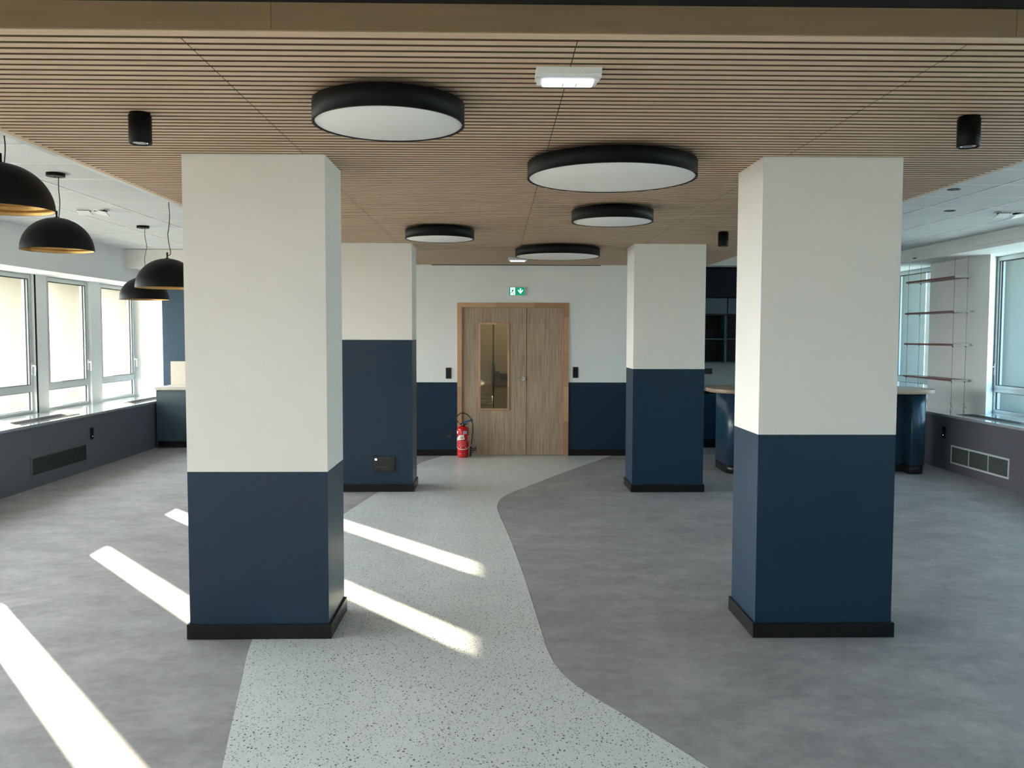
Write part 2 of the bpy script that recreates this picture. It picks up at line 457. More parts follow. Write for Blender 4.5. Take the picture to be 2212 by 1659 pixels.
# corridor behind
m = MB(); m.box(-1.2, -1.1, YW+.12, 13.9, 0, 2.7); m.box(1.3, 1.4, YW+.12, 13.9, 0, 2.7); m.box(-1.2, 1.4, 13.72, 13.9, 0, 2.7); m.box(-1.2, 1.4, YW+.12, 13.9, 2.5, 2.6)
struct(m.build('wall_back', 'corridor'), 'dim corridor seen through the door glass', 'wall')
cd = sempty('door_2', 'corridor door seen through the glazed panel', (0, 0, 0), 'door')
m = MB(); m.box(-.92, -.048, 13.66, 13.715, .01, 2.15); m.build('door_leaf', 'corridor_door', cd)
m = MB(); m.box(-.030, .90, 13.66, 13.715, .01, 2.15); m.build('door_leaf', 'corridor_door', cd)
m = MB(); m.box(-.048, -.030, 13.68, 13.712, .01, 2.15); m.build('door_gap', 'shade_gap', cd)
m = MB(); m.box(-.052, -.012, 13.60, 13.66, .90, 1.21, .006); m.box(.0, .06, 13.59, 13.66, .98, 1.09, .006)
m.tube([(-.03, 13.62, 1.04), (.62, 13.62, 1.035)], .022, 12); m.box(.06, .20, 13.6, 13.65, .955, 1.06, .01); m.build('panic_bar', 'brown_dark', cd)
m = MB(); m.tube([(-.041, 13.65, .05), (-.041, 13.65, 2.1)], .008, 8); m.build('lock_rod', 'brown_dark', cd)
m = MB()  # solid bars and posts added to imitate pale reflections in the door glass
for z in (.585, .68): m.tube([(-.9, 12.6, z-.05), (-.055, 13.3, z+.02)], .010, 8)
for p in ((-.9, 12.6, .535), (-.055, 13.3, .605)): m.tube([(p[0], p[1], 0), (p[0], p[1], p[2]+.12)], .012, 8)
tag(m.build('glass_reflection', 'steel'), 'pale twin rail imitated by solid bars low behind the door glass', 'reflection')
ld = bpy.data.lights.new('corridor_fill', 'AREA'); ld.shape = 'RECTANGLE'; ld.size = .9; ld.size_y = .2; ld.energy = 5; ld.color = (1, .93, .80)  # unseen fill lamp added to light the corridor behind the glass
lo = bpy.data.objects.new('corridor_fill', ld); COL.objects.link(lo); lo.location = (.1, 12.9, 2.48)

# ------------------------------------------------------------------ left window wall
PER = 1.463
LW = [(9.565+PER*k, 10.73+PER*k) for k in range(-9, 3)]      # twelve openings
LW = [(a, b) if a < 12 else (12.51, 13.72) for a, b in LW]
LW = [w for w in LW if w[0] > YB]
ZH, ZS = 2.42, .70
XO = XGL-.605
m = MB()
m.mi = 0; m.box(-5.17, XGL, YB, 13.95, 2.387, ZW+.12)                        # lintel box inside
m.box(XGL-.02, -5.08, 13.75, 13.95, 0, ZW)
prev = YB-.3
edges = LW + [(13.75, 99)]
for a, b in edges:
    y0, y1 = prev, a if a < 13.74 else 13.95
    m.mi = 0
    if prev > 13.7: m.box(XGL-.05, XGL+.02, y0, 13.95, .6865, 2.387)
    else: m.box(XGL-.05, XGL+.07, y0+.002, y1-.002, .6865, 2.387)
    m.mi = 1; m.box(XO, XGL-.05, y0, y1, ZS-.3, 2.9)
    prev = b
m.mi = 1
m.box(XO, XGL-.05, YB-.3, 13.95, 2.43, 3.0)
m.box(XO, XGL-.02, YB-.3, 13.95, -.4, ZS-.03)
m.mi = 0; m.box(XGL-.05, XGL, YB-.3, 13.95, 2.387, 3.0)
struct(m.build('wall_left', ['wall_white', 'facade']), 'left window wall with white mullions', 'wall')
m = MB(); m.box(XGL-.0, -4.976, YB, 13.749, 0, .655)
struct(m.build('wall_left', 'casing'), 'dark grey casing below the left sill', 'wall')
m = MB(); m.box(XGL+.001, -4.962, YB, 13.749, .656, .686, .003)
struct(m.build('trim_6', 'sill_stone'), 'glossy grey sill under the left windows', 'window sill')

def window(n, x, y0, y1, z0, z1, side, ztr=.978, gl='clear_glass', label=None):
    """side=+1 room lies at larger x"""
    w = sempty('window_%d' % n, label, (0, 0, 0), 'window')
    s = side
    def bx(mm, xa, xb, *r):
        a, b = sorted((x+s*xa, x+s*xb)); mm.box(a, b, *r)
    fm = MB(); f = .034
    bx(fm, -.045, .03, y0+.001, y0+f, z0, z1); bx(fm, -.045, .03, y1-f, y1-.001, z0, z1)
    bx(fm, -.045, .03, y0+f, y1-f, z0, z0+.035); bx(fm, -.045, .03, y0+f, y1-f, z1-.045, z1)
    bx(fm, -.045, .035, y0+f, y1-f, ztr-.028, ztr+.022)
    fm.build('window_frame', 'white_frame', w)
    sm = MB(); g0, g1 = y0+f+.003, y1-f-.003; c = .045
    for (a, b) in ((ztr+.024, z1-.047), ):
        bx(sm, -.03, .045, g0, g0+c, a, b); bx(sm, -.03, .045, g1-c, g1, a, b)
        bx(sm, -.03, .045, g0+c, g1-c, a, a+c-.01); bx(sm, -.03, .045, g0+c, g1-c, b-c, b)
    sm.build('sash', 'white_frame', w)
    km = MB(); k = .009
    for (ya, yb, a, b) in ((g0+c, g1-c, ztr+.024+c-.01, z1-.047-c), (y0+f, y1-f, z0+.035, ztr-.028)):
        for xx in (.012, .046) if a > ztr else (.008,):
            bx(km, xx-.012, xx, ya, ya+k, a, b); bx(km, xx-.012, xx, yb-k, yb, a, b)
            bx(km, xx-.012, xx, ya+k, yb-k, a, a+k*.6); bx(km, xx-.012, xx, ya+k, yb-k, b-k, b)
    km.build('gasket', 'gasket', w)
    pm = MB()
    bx(pm, -.006, -.001, g0+c, g1-c, ztr+.024+c-.01, z1-.047-c); bx(pm, -.006, -.001, y0+f, y1-f, z0+.035, ztr-.028)
    pm.build('pane', gl, w)
    hy = y1-f-.003-c/2 if s > 0 else y1-f-.003-c/2
    hm = MB(); bx(hm, .045, .057, hy-.015, hy+.015, 1.16, 1.31, .006)
    hx = x+s*.095
    hm.tube([(x+s*.055, hy, 1.27), (hx, hy, 1.27)], .011, 10)
    hm.tube(smoothpts([(hx-s*.006, hy, 1.275), (hx, hy, 1.265), (hx, hy, 1.21), (hx-s*.003, hy, 1.15)], 4), .0095, 10)
    hm.build('window_handle', 'white_handle', w)
    return w
n = 1
for a, b in sorted(LW, reverse=True):
    if b < 9: lab = 'left wall window outside the picture'
    else: lab = {0: 'left wall window farthest from the camera', 1: 'left wall window second farthest', 2: 'left wall window cut by the picture edge'}.get(n-1, None)
    window(n, XGL, a, b, ZS-.012, ZH, 1, gl='clear_glass', label=lab); n += 1
m = MB(); m.box(XGL+.0705, XGL+.074, 10.733, 10.768, ZS-.01, 2.386)
struct(m.build('trim_7', 'shade_gap'), 'dark joint beside the nearest visible left window', 'trim')

# ------------------------------------------------------------------ right window wall
RW = [(12.42, 13.72), (9.62, 10.95), (8.02, 9.35), (5.4, 6.75), (3.8, 5.15), (1.2, 2.55), (-.4, .95), (-3.0, -1.65), (-4.7, -3.35)]
piers = [(10.6, 12.07), (6.75+.25, 7.77), (2.8, 3.55), (-1.4, -.65)]
XOR = XGR+.45
m = MB(); m.mi = 0
m.box(5.63, XGR, YB, 13.95, 2.667, ZW+.12); m.box(XGR, XGR+.05, YB, 13.95, 2.667, 3.0)
m.box(5.0, XGR+.05, 13.75, 13.95, 0, ZW)
prev = YB-.3
for a, b in sorted(RW) + [(13.75, 99)]:
    m.mi = 0; y1 = min(a, 13.95)
    if y1-prev > .5:
        m.prism([(XGR+.05, prev), (XGR+.05, y1), (XGR-.03, y1), (6.1, y1-.32), (6.1, prev-.32+.0), (XGR-.03, prev)] if prev > 10 else
                [(XGR+.05, prev), (XGR+.05, y1), (XGR-.03, y1), (6.1, y1-.3), (6.1, prev+.1), (XGR-.03, prev)], .6875, 2.667)
    else: m.box(XGR-.03, XGR+.05, prev+.002, y1-.002, .6875, 2.667)
    m.mi = 1; m.box(XGR+.05, XOR, prev, y1, -.3, 3.0)
    prev = b
m.mi = 1; m.box(XGR+.05, XOR+.1, YB-.3, 13.95, 2.72, 3.0); m.box(XGR-.0, XOR, YB-.3, 13.95, -.4, ZS-.03)
struct(m.build('wall_right', ['wall_white', 'facade_pale']), 'right window wall with broad white pier', 'wall')
m = MB(); m.box(5.6, XGR, YB, 13.749, 0, .656)
struct(m.build('wall_right', 'casing_right'), 'grey casing below the right sill', 'wall')
m = MB(); m.box(5.587, XGR, YB, 13.749, .657, .687, .003)
struct(m.build('trim_8', 'sill_stone'), 'glossy grey sill under the right windows', 'window sill')
for i, (a, b) in enumerate(RW):
    lab = ['right wall window behind the hanging shelves', 'right wall window at the picture edge'][i] if i < 2 else 'right wall window outside the picture'
    window(n, XGR, a, b, ZS-.012, 2.70, -1, gl='cool_glass', label=lab); n += 1
m = MB(); m.box(5.605, 5.6295, 1.0, 10.09, 2.71, 2.79, .006)
struct(m.build('trim_9', 'wall_white'), 'flat white cover strip on the right lintel', 'trim')

# ------------------------------------------------------------------ remaining walls
m = MB(); m.box(-5.72, 6.4, YB-.15, YB, 0, ZW+.1)
struct(m.build('wall_front', 'wall_white'), 'white wall behind the camera', 'wall')
m = MB(); m.mi = 0; m.box(-5.079, -3.0, 13.30, 13.95, 0, ZW)
m.box(-3.1, -3.0, YW+.12, 13.3, 0, ZW)
struct(m.build('wall_back', 'blue_wall'), 'blue wall panel behind the white worktop', 'wall')
m = MB(); m.box(-5.169, -3.0, 12.20, 13.299, 2.587, ZW-.005)
struct(m.build('wall_back', 'white_paint'), 'boxed white soffit beside the pendants', 'wall')
m = MB(); m.box(XR_-.1, 5.63, 13.28, 13.95, 0, ZW); m.box(XR_-.1, XR_, YW+.12, 13.28, 0, ZW)
struct(m.build('wall_back', 'tile_wall'), 'pale wall behind the kitchen units', 'wall')
m = MB(); m.box(XR_, 5.62, 12.62, 13.279, 2.68, ZW-.005)
struct(m.build('trim_10', 'white_paint'), 'white bulkhead above the kitchen wall units', 'trim')

# ------------------------------------------------------------------ pillars
PL = .014
def pillar(label, x0, x1, y0, d, zp, skirt=True):
    t = thing('pillar', label, 'pillar', ((x0+x1)/2, y0+d/2, 0), 'square pillars, white above and navy below')
    hx, hy = (x1-x0)/2, d/2
    m = MB(); m.box(-hx, hx, -hy, hy, zp, ZC-.0005); m.build('upper_shaft', 'white_paint', t)
    m = MB(); m.box(-hx, hx, -hy, hy, .003, zp); m.build('painted_base', 'navy_paint', t)
    m = MB()
    a, b = hx+PL, hy+PL
    m.box(-a, a, -b, -hy-.0005, .002, .082, .0015); m.box(-a, a, hy+.0005, b, .002, .082, .0015)
    m.box(-a, -hx-.0005, -hy, hy, .002, .082, .0015); m.box(hx+.0005, a, -hy, hy, .002, .082, .0015)
    m.build('skirting_board', 'skirting', t)
    return t
pillar('near left pillar with its navy paint reaching hip height, terrazzo path passing its foot', -1.6632, -.9094, 4.6626, .4757, .9177)
pillar('near right pillar standing on the grey floor, dark teal lower third', 1.4268, 2.1806, 4.6524, .4757, 1.1213)
pillar('far left pillar painted navy highest of all, with a black socket plate near its foot', -1.632, -.878, 9.0997, .4757, 1.6065)
pillar('far right pillar standing right of the wooden door, half navy', 1.444, 2.198, 9.0714, .4757, 1.306)

# ------------------------------------------------------------------ round ceiling lamps
def round_lamp(label, x, y, r):
    t = thing('ceiling_lamp', label, 'ceiling lamp', (x, y, ZC), 'round black rimmed ceiling lamps')
    zb, zt = -.105, -.020; R = r+.011
    m = MB(); m.lathe([(R-.010, zb), (R, zb), (R, zt-.002), (R-.002, zt), (0.02, zt), (.02, zt-.004), (R-.010, zt-.004), (R-.010, zb)], seg=96, smooth=False)
    o = m.build('lamp_housing', 'black_metal', t)
    for p in o.data.polygons: p.use_smooth = abs(p.normal.z) < .3
    m = MB(); m.lathe([(R-.0105, zb+.012), (R-.0105, zb+.005), (R-.014, zb+.0025), (.0001, zb+.0025)], seg=96); m.build('diffuser', 'diffuser', t)
    m = MB(); m.lathe([(R*.72, zt), (R*.72, -.0005)], seg=64, close=True); m.build('mounting_plate', 'black_metal', t)
round_lamp('small round ceiling lamp nearest the camera, left of the middle', -.4353, 3.5746, .2955)
round_lamp('large round ceiling lamp nearest the camera, right of the middle', .6282, 4.7506, .4475)
round_lamp('small round ceiling lamp behind the near large one', .8738, 6.5501, .2955)
round_lamp('small round ceiling lamp beside the far left pillar', -.5007, 7.7704, .2955)
round_lamp('large round ceiling lamp closest to the door wall', .6674, 9.4433, .4475)

# black cylinder spots
def spot(label, x, y):
    t = thing('ceiling_spotlight', label, 'spotlight', (x, y, ZC), 'black cylinder spotlights on the slatted ceiling')
    m = MB(); r = .0475
    m.lathe([(r-.016, -.128), (r-.003, -.132), (r, -.129), (r, -.012), (r-.004, -.0115), (r-.004, -.0005), (.001, -.0005)], seg=40, smooth=True); o = m.build('spot_body', 'black_metal', t)
    for p in o.data.polygons: p.use_smooth = abs(p.normal.z) < .3
    m = MB(); m.lathe([(r-.016, -.128), (r-.024, -.118), (.001, -.114)], seg=32); m.build('reflector', 'steel', t)
spot('black cylinder spotlight above the near left pillar', -1.541, 3.83)
spot('black cylinder spotlight above the near right pillar', 2.06, 3.79)
spot('black cylinder spotlight beside the far right pillar', 2.095, 8.0)

# emergency lights
def emergency(label, x0, x1, y):
    t = thing('emergency_light', label, 'emergency light', ((x0+x1)/2, y, ZC), 'lit emergency lights on the slatted ceiling')
    w = (x1-x0)/2; m = MB()
    m.box(-w, w, 0, .125, -.022, -.0005, .002)
    m.prism([(-w, .012), (w, .012), (w-.012, .125), (-w+.006, .125)], -.034, -.022); m.build('housing', 'white_plastic', t)
    m = MB(); m.box(-w+.025, w-.025, .034, .108, -.046, -.0342, .008)
    m.build('lens', 'lamp_on', t)
    for xx in (-.018, .03):
        m = MB(); m.box(xx-.0015, xx+.0015, .05, .09, -.0475, -.0468); m.build('lens_mark', 'ink', t)
emergency('lit white emergency light nearest the camera, between the round lamps', .142, .377, 3.13)
emergency('lit white emergency light just in front of the door wall', .15, .385, 10.70)

# ------------------------------------------------------------------ pendants
def pendant(label, x, y, zr, r=.25, wob=1.0):
    t = thing('pendant_lamp', label, 'pendant lamp', (x, y, zr), 'black dome pendant lamps with gold inside')
    m = MB(); prof = [(r, 0)]
    for i in range(1, 25):
        a = i/24*PI/2*.985; prof.append((r*math.cos(a), r*.96*math.sin(a)))
    inner = [(pr-.004, pz) for pr, pz in prof]
    m.lathe(prof, seg=72); m.lathe([(r, 0), (r-.0025, -.0006), (r-.004, 0)], seg=72); sh = m.build('shade', 'black_metal', t)
    m = MB(); ip = []
    for i in range(60):
        a = i/59*PI/2*.98; rr = r-.005-.0016*(1-math.cos(i*2*PI/5))
        ip.append((rr*math.cos(a), rr*.955*math.sin(a)+.0005))
    m.lathe(ip, seg=72); m.build('inner_shade', 'gold', t)
    za = r*.96
    m = MB(); m.cyl((0, 0, 0), .0065, za-.005, za+.05, 14); m.lathe([(.02, za-.012), (.016, za+.003), (.007, za+.007)], seg=20); m.build('stem', 'black_metal', t)
    H = ZW-zr
    m = MB(); m.lathe([(.062, H-.026), (.065, H-.024), (.065, H-.001)], seg=40, close=True); m.cyl((-.008, 0, 0), .004, H-.034, H-.025, 10); m.build('ceiling_rose', 'black_metal', t)
    c = [(.022, 0, H-.026), (.020, 0, H-.12), (.026*wob, 0, H-.22), (.014, 0, H-.34), (.008*wob, 0, za+.20), (.016, 0, za+.12), (.027, 0, za+.06), (.026, 0, za+.035), (.008, 0, za+.022)]
    c = [p for i, p in enumerate(c) if i < 2 or p[2] < c[1][2]-.01 and p[2] > 0]
    c2 = [c[0]]
    for p in c[1:]:
        if p[2] < c2[-1][2]-.008: c2.append(p)
    m = MB(); m.tube(smoothpts(c2, 8), .0032, 8); m.build('cord', 'rubber', t)
    m = MB(); m.cyl((0, 0, 0), .02, za-.075, za-.02, 16); m.build('lamp_socket', 'black_plastic', t)
    return t
pendant('black dome pendant lamp cut by the left picture edge, hanging nearest the camera', -2.574, 4.6, 2.305)
pendant('black dome pendant lamp at the left edge, hanging below and behind the nearest one', -3.24, 6.5, 2.275)
pendant('black dome pendant lamp with wavy cord, half hidden by the near left pillar', -2.68, 7.15, 2.035)
pendant('farthest black dome pendant lamp, its round ceiling rose in view', -3.856, 9.6, 2.038, .257, 1.4)

# white fittings of the tiled ceiling
def ceiling_flap(label, x, y, s):
    t = thing('ceiling_vent', label, 'ceiling vent', (x, y, ZW), 'white twin flap ceiling vents')
    m = MB(); m.cbox((0, 0, -.006), (.26, .12, .011), .003); m.build('base_plate', 'white_plastic', t)
    for k in (-1, 1):
        m = MB(); bm = m; m.cbox((0, 0, 0), (.125, .10, .008), .002)
        f = m.build('flap', 'white_plastic', t); f.location = (k*.078, 0, -.034); f.rotation_euler = (math.radians(-16), math.radians(12*s*(1 if k > 0 else .1)), 0)
        m = MB(); m.cbox((0, 0, 0), (.10, .06, .012), 0); g = m.build('flap_underside', 'black_plastic', t); g.location = (k*.078, -.01, -.018)
ceiling_flap('white twin flap vent in the left tiled ceiling', -3.82, 8.35, 1)
ceiling_flap('white twin flap vent in the right tiled ceiling', 4.90, 8.22, -1)
def downlight(label, x, y):
    t = thing('recessed_downlight', label, 'downlight', (x, y, ZW), 'black recessed downlights in the right ceiling')
    m = MB(); m.lathe([(.052, -.0005), (.052, -.004), (.040, -.006), (.038, -.0045), (.001, -.0015)], seg=36); m.build('trim_ring', 'black_plastic', t)
    m = MB(); m.lathe([(.03, -.0055), (.02, -.0052), (.001, -.005)], seg=28); m.build('lens', 'black_gloss', t)
downlight('black recessed downlight nearer the slatted ceiling', 3.69, 6.98)
downlight('black recessed downlight farther back, near the right vent', 4.278, 8.155)

# ------------------------------------------------------------------ exit sign
t = thing('exit_sign', 'green running man exit sign with down arrow above the door', 'exit sign', (.284, YW, 2.197))
m = MB(); m.box(-.116, .116, -.03, -.0005, -.004, .121, .003); m.box(.118, .15, -.012, -.0005, .004, .112, .002); m.build('housing', 'white_plastic', t)
m = MB(); m.box(-.106, .106, -.033, -.0302, .006, .110, .001); m.build('sign_panel', 'green_sign', t)
def flat(name, polys, y, mt):
    m = MB()
    for pl in polys: m.poly([(x, y, z) for x, z in pl])
    return m.build(name, mt, t)
flat('door_symbol', [[(-.088, .008), (-.024, .008), (-.024, .108), (-.088, .108)]], -.0334, 'sign_white')
hx, hz = -.046, .092
head = [(hx+.0065*math.cos(a*PI/6), hz+.0065*math.sin(a*PI/6)) for a in range(12)]
man = [head,
       [(-.062, .078), (-.046, .083), (-.044, .074), (-.058, .050), (-.070, .054)],           # torso
       [(-.062, .083), (-.060, .077), (-.074, .070), (-.082, .058), (-.086, .061), (-.078, .075)],  # rear arm
       [(-.047, .080), (-.045, .074), (-.036, .066), (-.026, .061), (-.024, .066), (-.036, .073)],  # front arm
       [(-.070, .054), (-.062, .050), (-.066, .036), (-.092, .033), (-.093, .039), (-.073, .042)],  # rear leg
       [(-.064, .052), (-.056, .050), (-.040, .026), (-.034, .010), (-.042, .009), (-.050, .026)]]  # front leg
flat('running_man', man, -.0337, 'sign_dark')
flat('arrow', [[(.040, .096), (.058, .096), (.058, .060), (.040, .060)], [(.049, .024), (.084, .066), (.084, .084), (.049, .046)], [(.049, .024), (.049, .046), (.014, .084), (.014, .066)],
               [(.049, .046), (.040, .060), (.058, .060)]], -.0335, 'sign_white')

# ------------------------------------------------------------------ switches and sockets
def plate_parts(t, w, h, rockers, mt='black_plastic'):
    m = MB(); m.box(-w/2, w/2, -.010, -.0005, -h/2, h/2, .002); m.build('plate', mt, t)
    for (a, b, c, d) in rockers:
        m = MB(); m.box(a, b, -.0135, -.0101, c, d, .0015); m.build('rocker', 'black_gloss', t)
t = thing('light_switch', 'black vertical light switch left of the door', 'light switch', (-.648, YW, 1.137), 'black light switches beside the door')
plate_parts(t, .075, .15, [(-.029, .029, .004, .066), (-.029, .029, -.066, -.004)])
dup(t, (1.093, YW, 1.15), 'black vertical light switch right of the door')
t = thing('wall_socket', 'black wall socket low on the navy wall behind the extinguisher', 'socket', (-.637, YW, .306))
plate_parts(t, .085, .085, [])
m = MB(); m.lathe([(.026, -.0103), (.022, -.0125), (.020, -.0103)], seg=28, axis='Y'); m.build('socket_ring', 'black_gloss', t)
m = MB(); m.box(-.022, -.002, -.0112, -.0101, -.032, -.027); m.box(.004, .02, -.0112, -.0101, -.031, -.027); m.build('marking', 'ink', t)
# socket plate on the far left pillar
t = thing('socket_plate', 'wide black connection plate with a white dot on the far left pillar', 'socket', (-1.185, 9.0997, .30))
m = MB(); m.box(-.118, .118, -.022, -.0005, -.080, .080, .003); m.build('plate', 'black_plastic', t)
m = MB(); m.box(-.089, -.066, -.0235, -.0221, .037, .058, .0005); m.build('indicator', 'sign_white', t)
m = MB()
for k in range(3):
    for s in (-1, 1): m.cyl((-.070+k*.047+s*.010, -.023, -.034), .006, -.0012, .0012, 12, 'Y')
m.build('socket_row', 'ink_dim', t)
m = MB(); m.lathe([(.018, -.0222), (.015, -.0245), (.012, -.0222)], (.07, 0, .03), 24, axis='Y'); m.build('round_jack', 'black_gloss', t)
# casing switches
def side_plate(label, x, y, z, s):
    t = thing('wall_socket', label, 'socket', (x, y, z), 'black vertical sockets on the window casings', rz=(PI/2 if s > 0 else -PI/2))
    plate_parts(t, .078, .15, [(-.026, .026, .008, .062), (-.026, .026, -.062, -.008)])
    m = MB(); m.box(-.004, .004, -.0143, -.0136, -.040, -.028); m.build('marking', 'sign_white', t)
side_plate('black vertical socket on the dark left casing', -4.976, 10.69, .437, 1)
side_plate('black vertical socket on the grey right casing', 5.6, 10.65, .46, -1)

# vent grilles
def grille(label, x, y0, y1, z0, z1, s, cells, mt):
    L = y1-y0; H = z1-z0
    t = thing('vent_grille', label, 'vent grille', (x, (y0+y1)/2, (z0+z1)/2), 'ventilation grilles in the window casings', rz=(PI/2 if s > 0 else -PI/2))
    m = MB(); w = .02
    m.box(-L/2, L/2, -.009, -.0005, H/2-w, H/2); m.box(-L/2, L/2, -.009, -.0005, -H/2, -H/2+w)
    m.box(-L/2, -L/2+w, -.009, -.0005, -H/2+w, H/2-w); m.box(L/2-w, L/2, -.009, -.0005, -H/2+w, H/2-w)
    for k in range(1, cells): xx = -L/2+k*L/cells; m.box(xx-.006, xx+.006, -.008, -.0005, -H/2+w, H/2-w)
    m.build('grille_frame', mt[0], t)
    m = MB(); m.box(-L/2+w, L/2-w, -.002, -.0005, -H/2+w, H/2-w); m.build('grille_back', 'shade_gap', t)
    m = MB(); nn = 17
    for k in range(nn):
        zz = -H/2+w+(k+.5)*(H-2*w)/nn
        m.box(-L/2+w, L/2-w, -.0065, -.0021, zz-.003, zz+.003)
    m.build('louvres', mt[1], t)
mat('grille_dark', (.035, .038, .04), .45); mat('grille_grey', (.12, .135, .14), .4); mat('grille_green', (.05, .062, .06), .45); mat('grille_mid', (.13, .15, .15), .4)
grille('framed grey grille low in the dark left casing', -4.976, 9.29, 10.55, .12, .34, 1, 1, ('grille_grey', 'grille_green'))
grille('three-cell white framed grille low in the right casing', 5.6, 9.26, 10.47, .10, .325, -1, 3, ('white_frame', 'grille_mid'))
def sill_vent(label, x0, x1, y0, y1):
    t = thing('sill_grille', label, 'sill grille', ((x0+x1)/2, (y0+y1)/2, .687), 'long grilles let into the window sills')
    w, L = (x1-x0)/2, (y1-y0)/2; f = .018
    m = MB(); m.box(-w, w, -L, -L+f, -.0005, .004); m.box(-w, w, L-f, L, -.0005, .004); m.box(-w, -w+f, -L+f, L-f, -.0005, .004); m.box(w-f, w, -L+f, L-f, -.0005, .004); m.build('grille_frame', 'steel_dull', t)
    m = MB(); m.box(-w+f, w-f, -L+f, L-f, -.0003, .0008); m.build('grille_back', 'shade_gap', t)
    m = MB()
    for k in range(9):
        xx = -w+f+(k+.5)*(2*w-2*f)/9; m.box(xx-.004, xx+.004, -L+f, L-f, .0009, .0032)
    m.build('louvres', 'grille_dark', t)
sill_vent('long sill grille in front of the cut off left window', -5.31, -5.07, 9.30, 10.60)
sill_vent('long sill grille in the far left sill corner', -5.31, -5.07, 12.2, 13.5)
sill_vent('long sill grille in front of the right window', 5.72, 5.95, 9.1, 10.62)

# ------------------------------------------------------------------ fire extinguisher
t = thing('fire_extinguisher', 'red fire extinguisher standing on the floor left of the door', 'fire extinguisher', (-.447, 11.70, .0018))
R = .079
m = MB(); m.lathe([(.001, .004), (R-.018, .0), (R-.006, .006), (R-.003, .018), (R, .03), (R, .375), (R-.003, .392), (R-.014, .408), (R-.034, .42), (.024, .425), (.024, .43), (.001, .43)], seg=56); cyl = m.build('cylinder', 'red_paint', t)
lab = MB()
def wrap(mi, polys, dr=.0006):
    """patches bent round the cylinder: (angle0, angle1, z0, z1, rise), 0 = facing the camera"""
    lab.mi = mi
    for a0, a1, z0, z1, sl in polys:
        n_ = max(2, int(abs(a1-a0)/6)); prev = None
        for i in range(n_+1):
            a = math.radians(a0+(a1-a0)*i/n_); rr = R+dr; off = sl*i/n_
            p = (rr*math.sin(a), -rr*math.cos(a))
            cur = (lab.bm.verts.new((p[0], p[1], z0+off)), lab.bm.verts.new((p[0], p[1], z1+off)))
            if prev:
                f = lab.bm.faces.new([prev[0], cur[0], cur[1], prev[1]]); f.material_index = mi
            prev = cur
wrap(0, [(-75, -40, .22, .262, .035), (-42, 14, .255, .303, .014), (-60, 20, .235, .262, .012)])
wrap(0, [(-74, -30, .135, .146, -.026), (-30, 30, .109, .120, 0), (30, 74, .109, .120, .024), (-88, -74, .13, .23, 0)])
wrap(1, [(-58, 36, .215, .222, 0), (-50, 30, .194, .200, 0), (-46, 40, .176, .182, 0), (-52, 22, .158, .165, 0), (-30, -10, .128, .150, 0), (20, 36, .130, .150, 0),
         (-40, -10, .05, .058, 0), (18, 24, .05, .058, 0), (-48, -20, .386, .391, 0), (-18, -8, .33, .355, 0), (52, 76, .22, .30, 0)], .0009)
wrap(0, [(-88, -52, .325, .36, 0), (6, 44, .325, .362, 0)], .0009)
wrap(2, [(10, 40, .337, .35, 0)], .0012)
wrap(3, [(-22, -17, .262, .285, 0), (-12, -8, .262, .29, 0), (-17, -12, .262, .268, 0), (-4, 1, .262, .285, 0), (4, 8, .268, .275, 0), (60, 84, .165, .20, 0)], .0012)
lab.build('label', ['label_white', 'label_pink', 'label_blue', 'red_paint'], cyl)
m = MB(); m.cyl((0, 0, 0), .026, .425, .452, 24); m.box(-.036, .05, -.018, .018, .44, .458, .004); m.cyl((0, -.03, .446), .012, -.012, .012, 18, 'Y'); valve = m.build('valve', 'black_plastic', t)
m = MB(); m.cyl((-.002, -.044, .447), .006, -.002, .002, 18, 'Y'); m.build('gauge', 'white_plastic', valve)
m = MB()
m.prism([(0, 0), (1, 0), (1, 1), (0, 1)], 0, .001)
m.bm.clear(); m.mi = 0
for a, b, zA, zB, hh in ((.0, .135, .456, .496, .019), (.012, .07, .446, .452, .009)):
    vs = [m.bm.verts.new(p) for p in ((a, -.012, zA), (b, -.012, zB), (b, .012, zB), (a, .012, zA), (a, -.012, zA+hh), (b, -.012, zB+hh*1.5), (b, .012, zB+hh*1.5), (a, .012, zA+hh))]
    for q in ((3, 2, 1, 0), (4, 5, 6, 7), (0, 1, 5, 4), (1, 2, 6, 5), (2, 3, 7, 6), (3, 0, 4, 7)): m.bm.faces.new([vs[i] for i in q])
m.build('lever', 'lever_blue', t)
hose = smoothpts([(-.03, -.005, .452), (-.055, -.01, .468), (-.078, -.012, .50), (-.080, -.012, .54), (-.055, -.012, .582), (-.01, -.014, .602), (.045, -.018, .590), (.095, -.024, .548), (.125, -.03, .48),
                  (.136, -.035, .40), (.130, -.035, .31), (.120, -.035, .22), (.112, -.033, .165)], 8)
m = MB(); m.tube(hose, .0075, 10); m.build('hose', 'rubber', t)
m = MB(); m.tube([(-.03, -.005, .452), (-.06, -.01, .472)], .009, 10); m.build('hose_ferrule', 'steel_dull', t)
m = MB(); m.tube([(.114, -.034, .178), (.110, -.033, .150)], .0095, 10); m.build('hose_ferrule', 'steel_dull', t)
m = MB(); m.tube([(.112, -.033, .152), (.108, -.033, .13), (.106, -.032, .09), (.104, -.03, .035), (.103, -.03, .015)], [.012, .017, .016, .015, .017], 14)
m.tube([(.115, -.033, .125), (.15, -.04, .118), (.178, -.045, .142)], .006, 8); m.tube([(.115, -.033, .10), (.15, -.04, .094), (.176, -.045, .105), (.178, -.045, .142)], .006, 8); m.tube([(.14, -.04, .095), (.17, -.044, .135)], .004, 8)
m.tube([(.112, -.033, .075), (.145, -.038, .064)], .005, 8); m.build('nozzle', 'rubber', t)

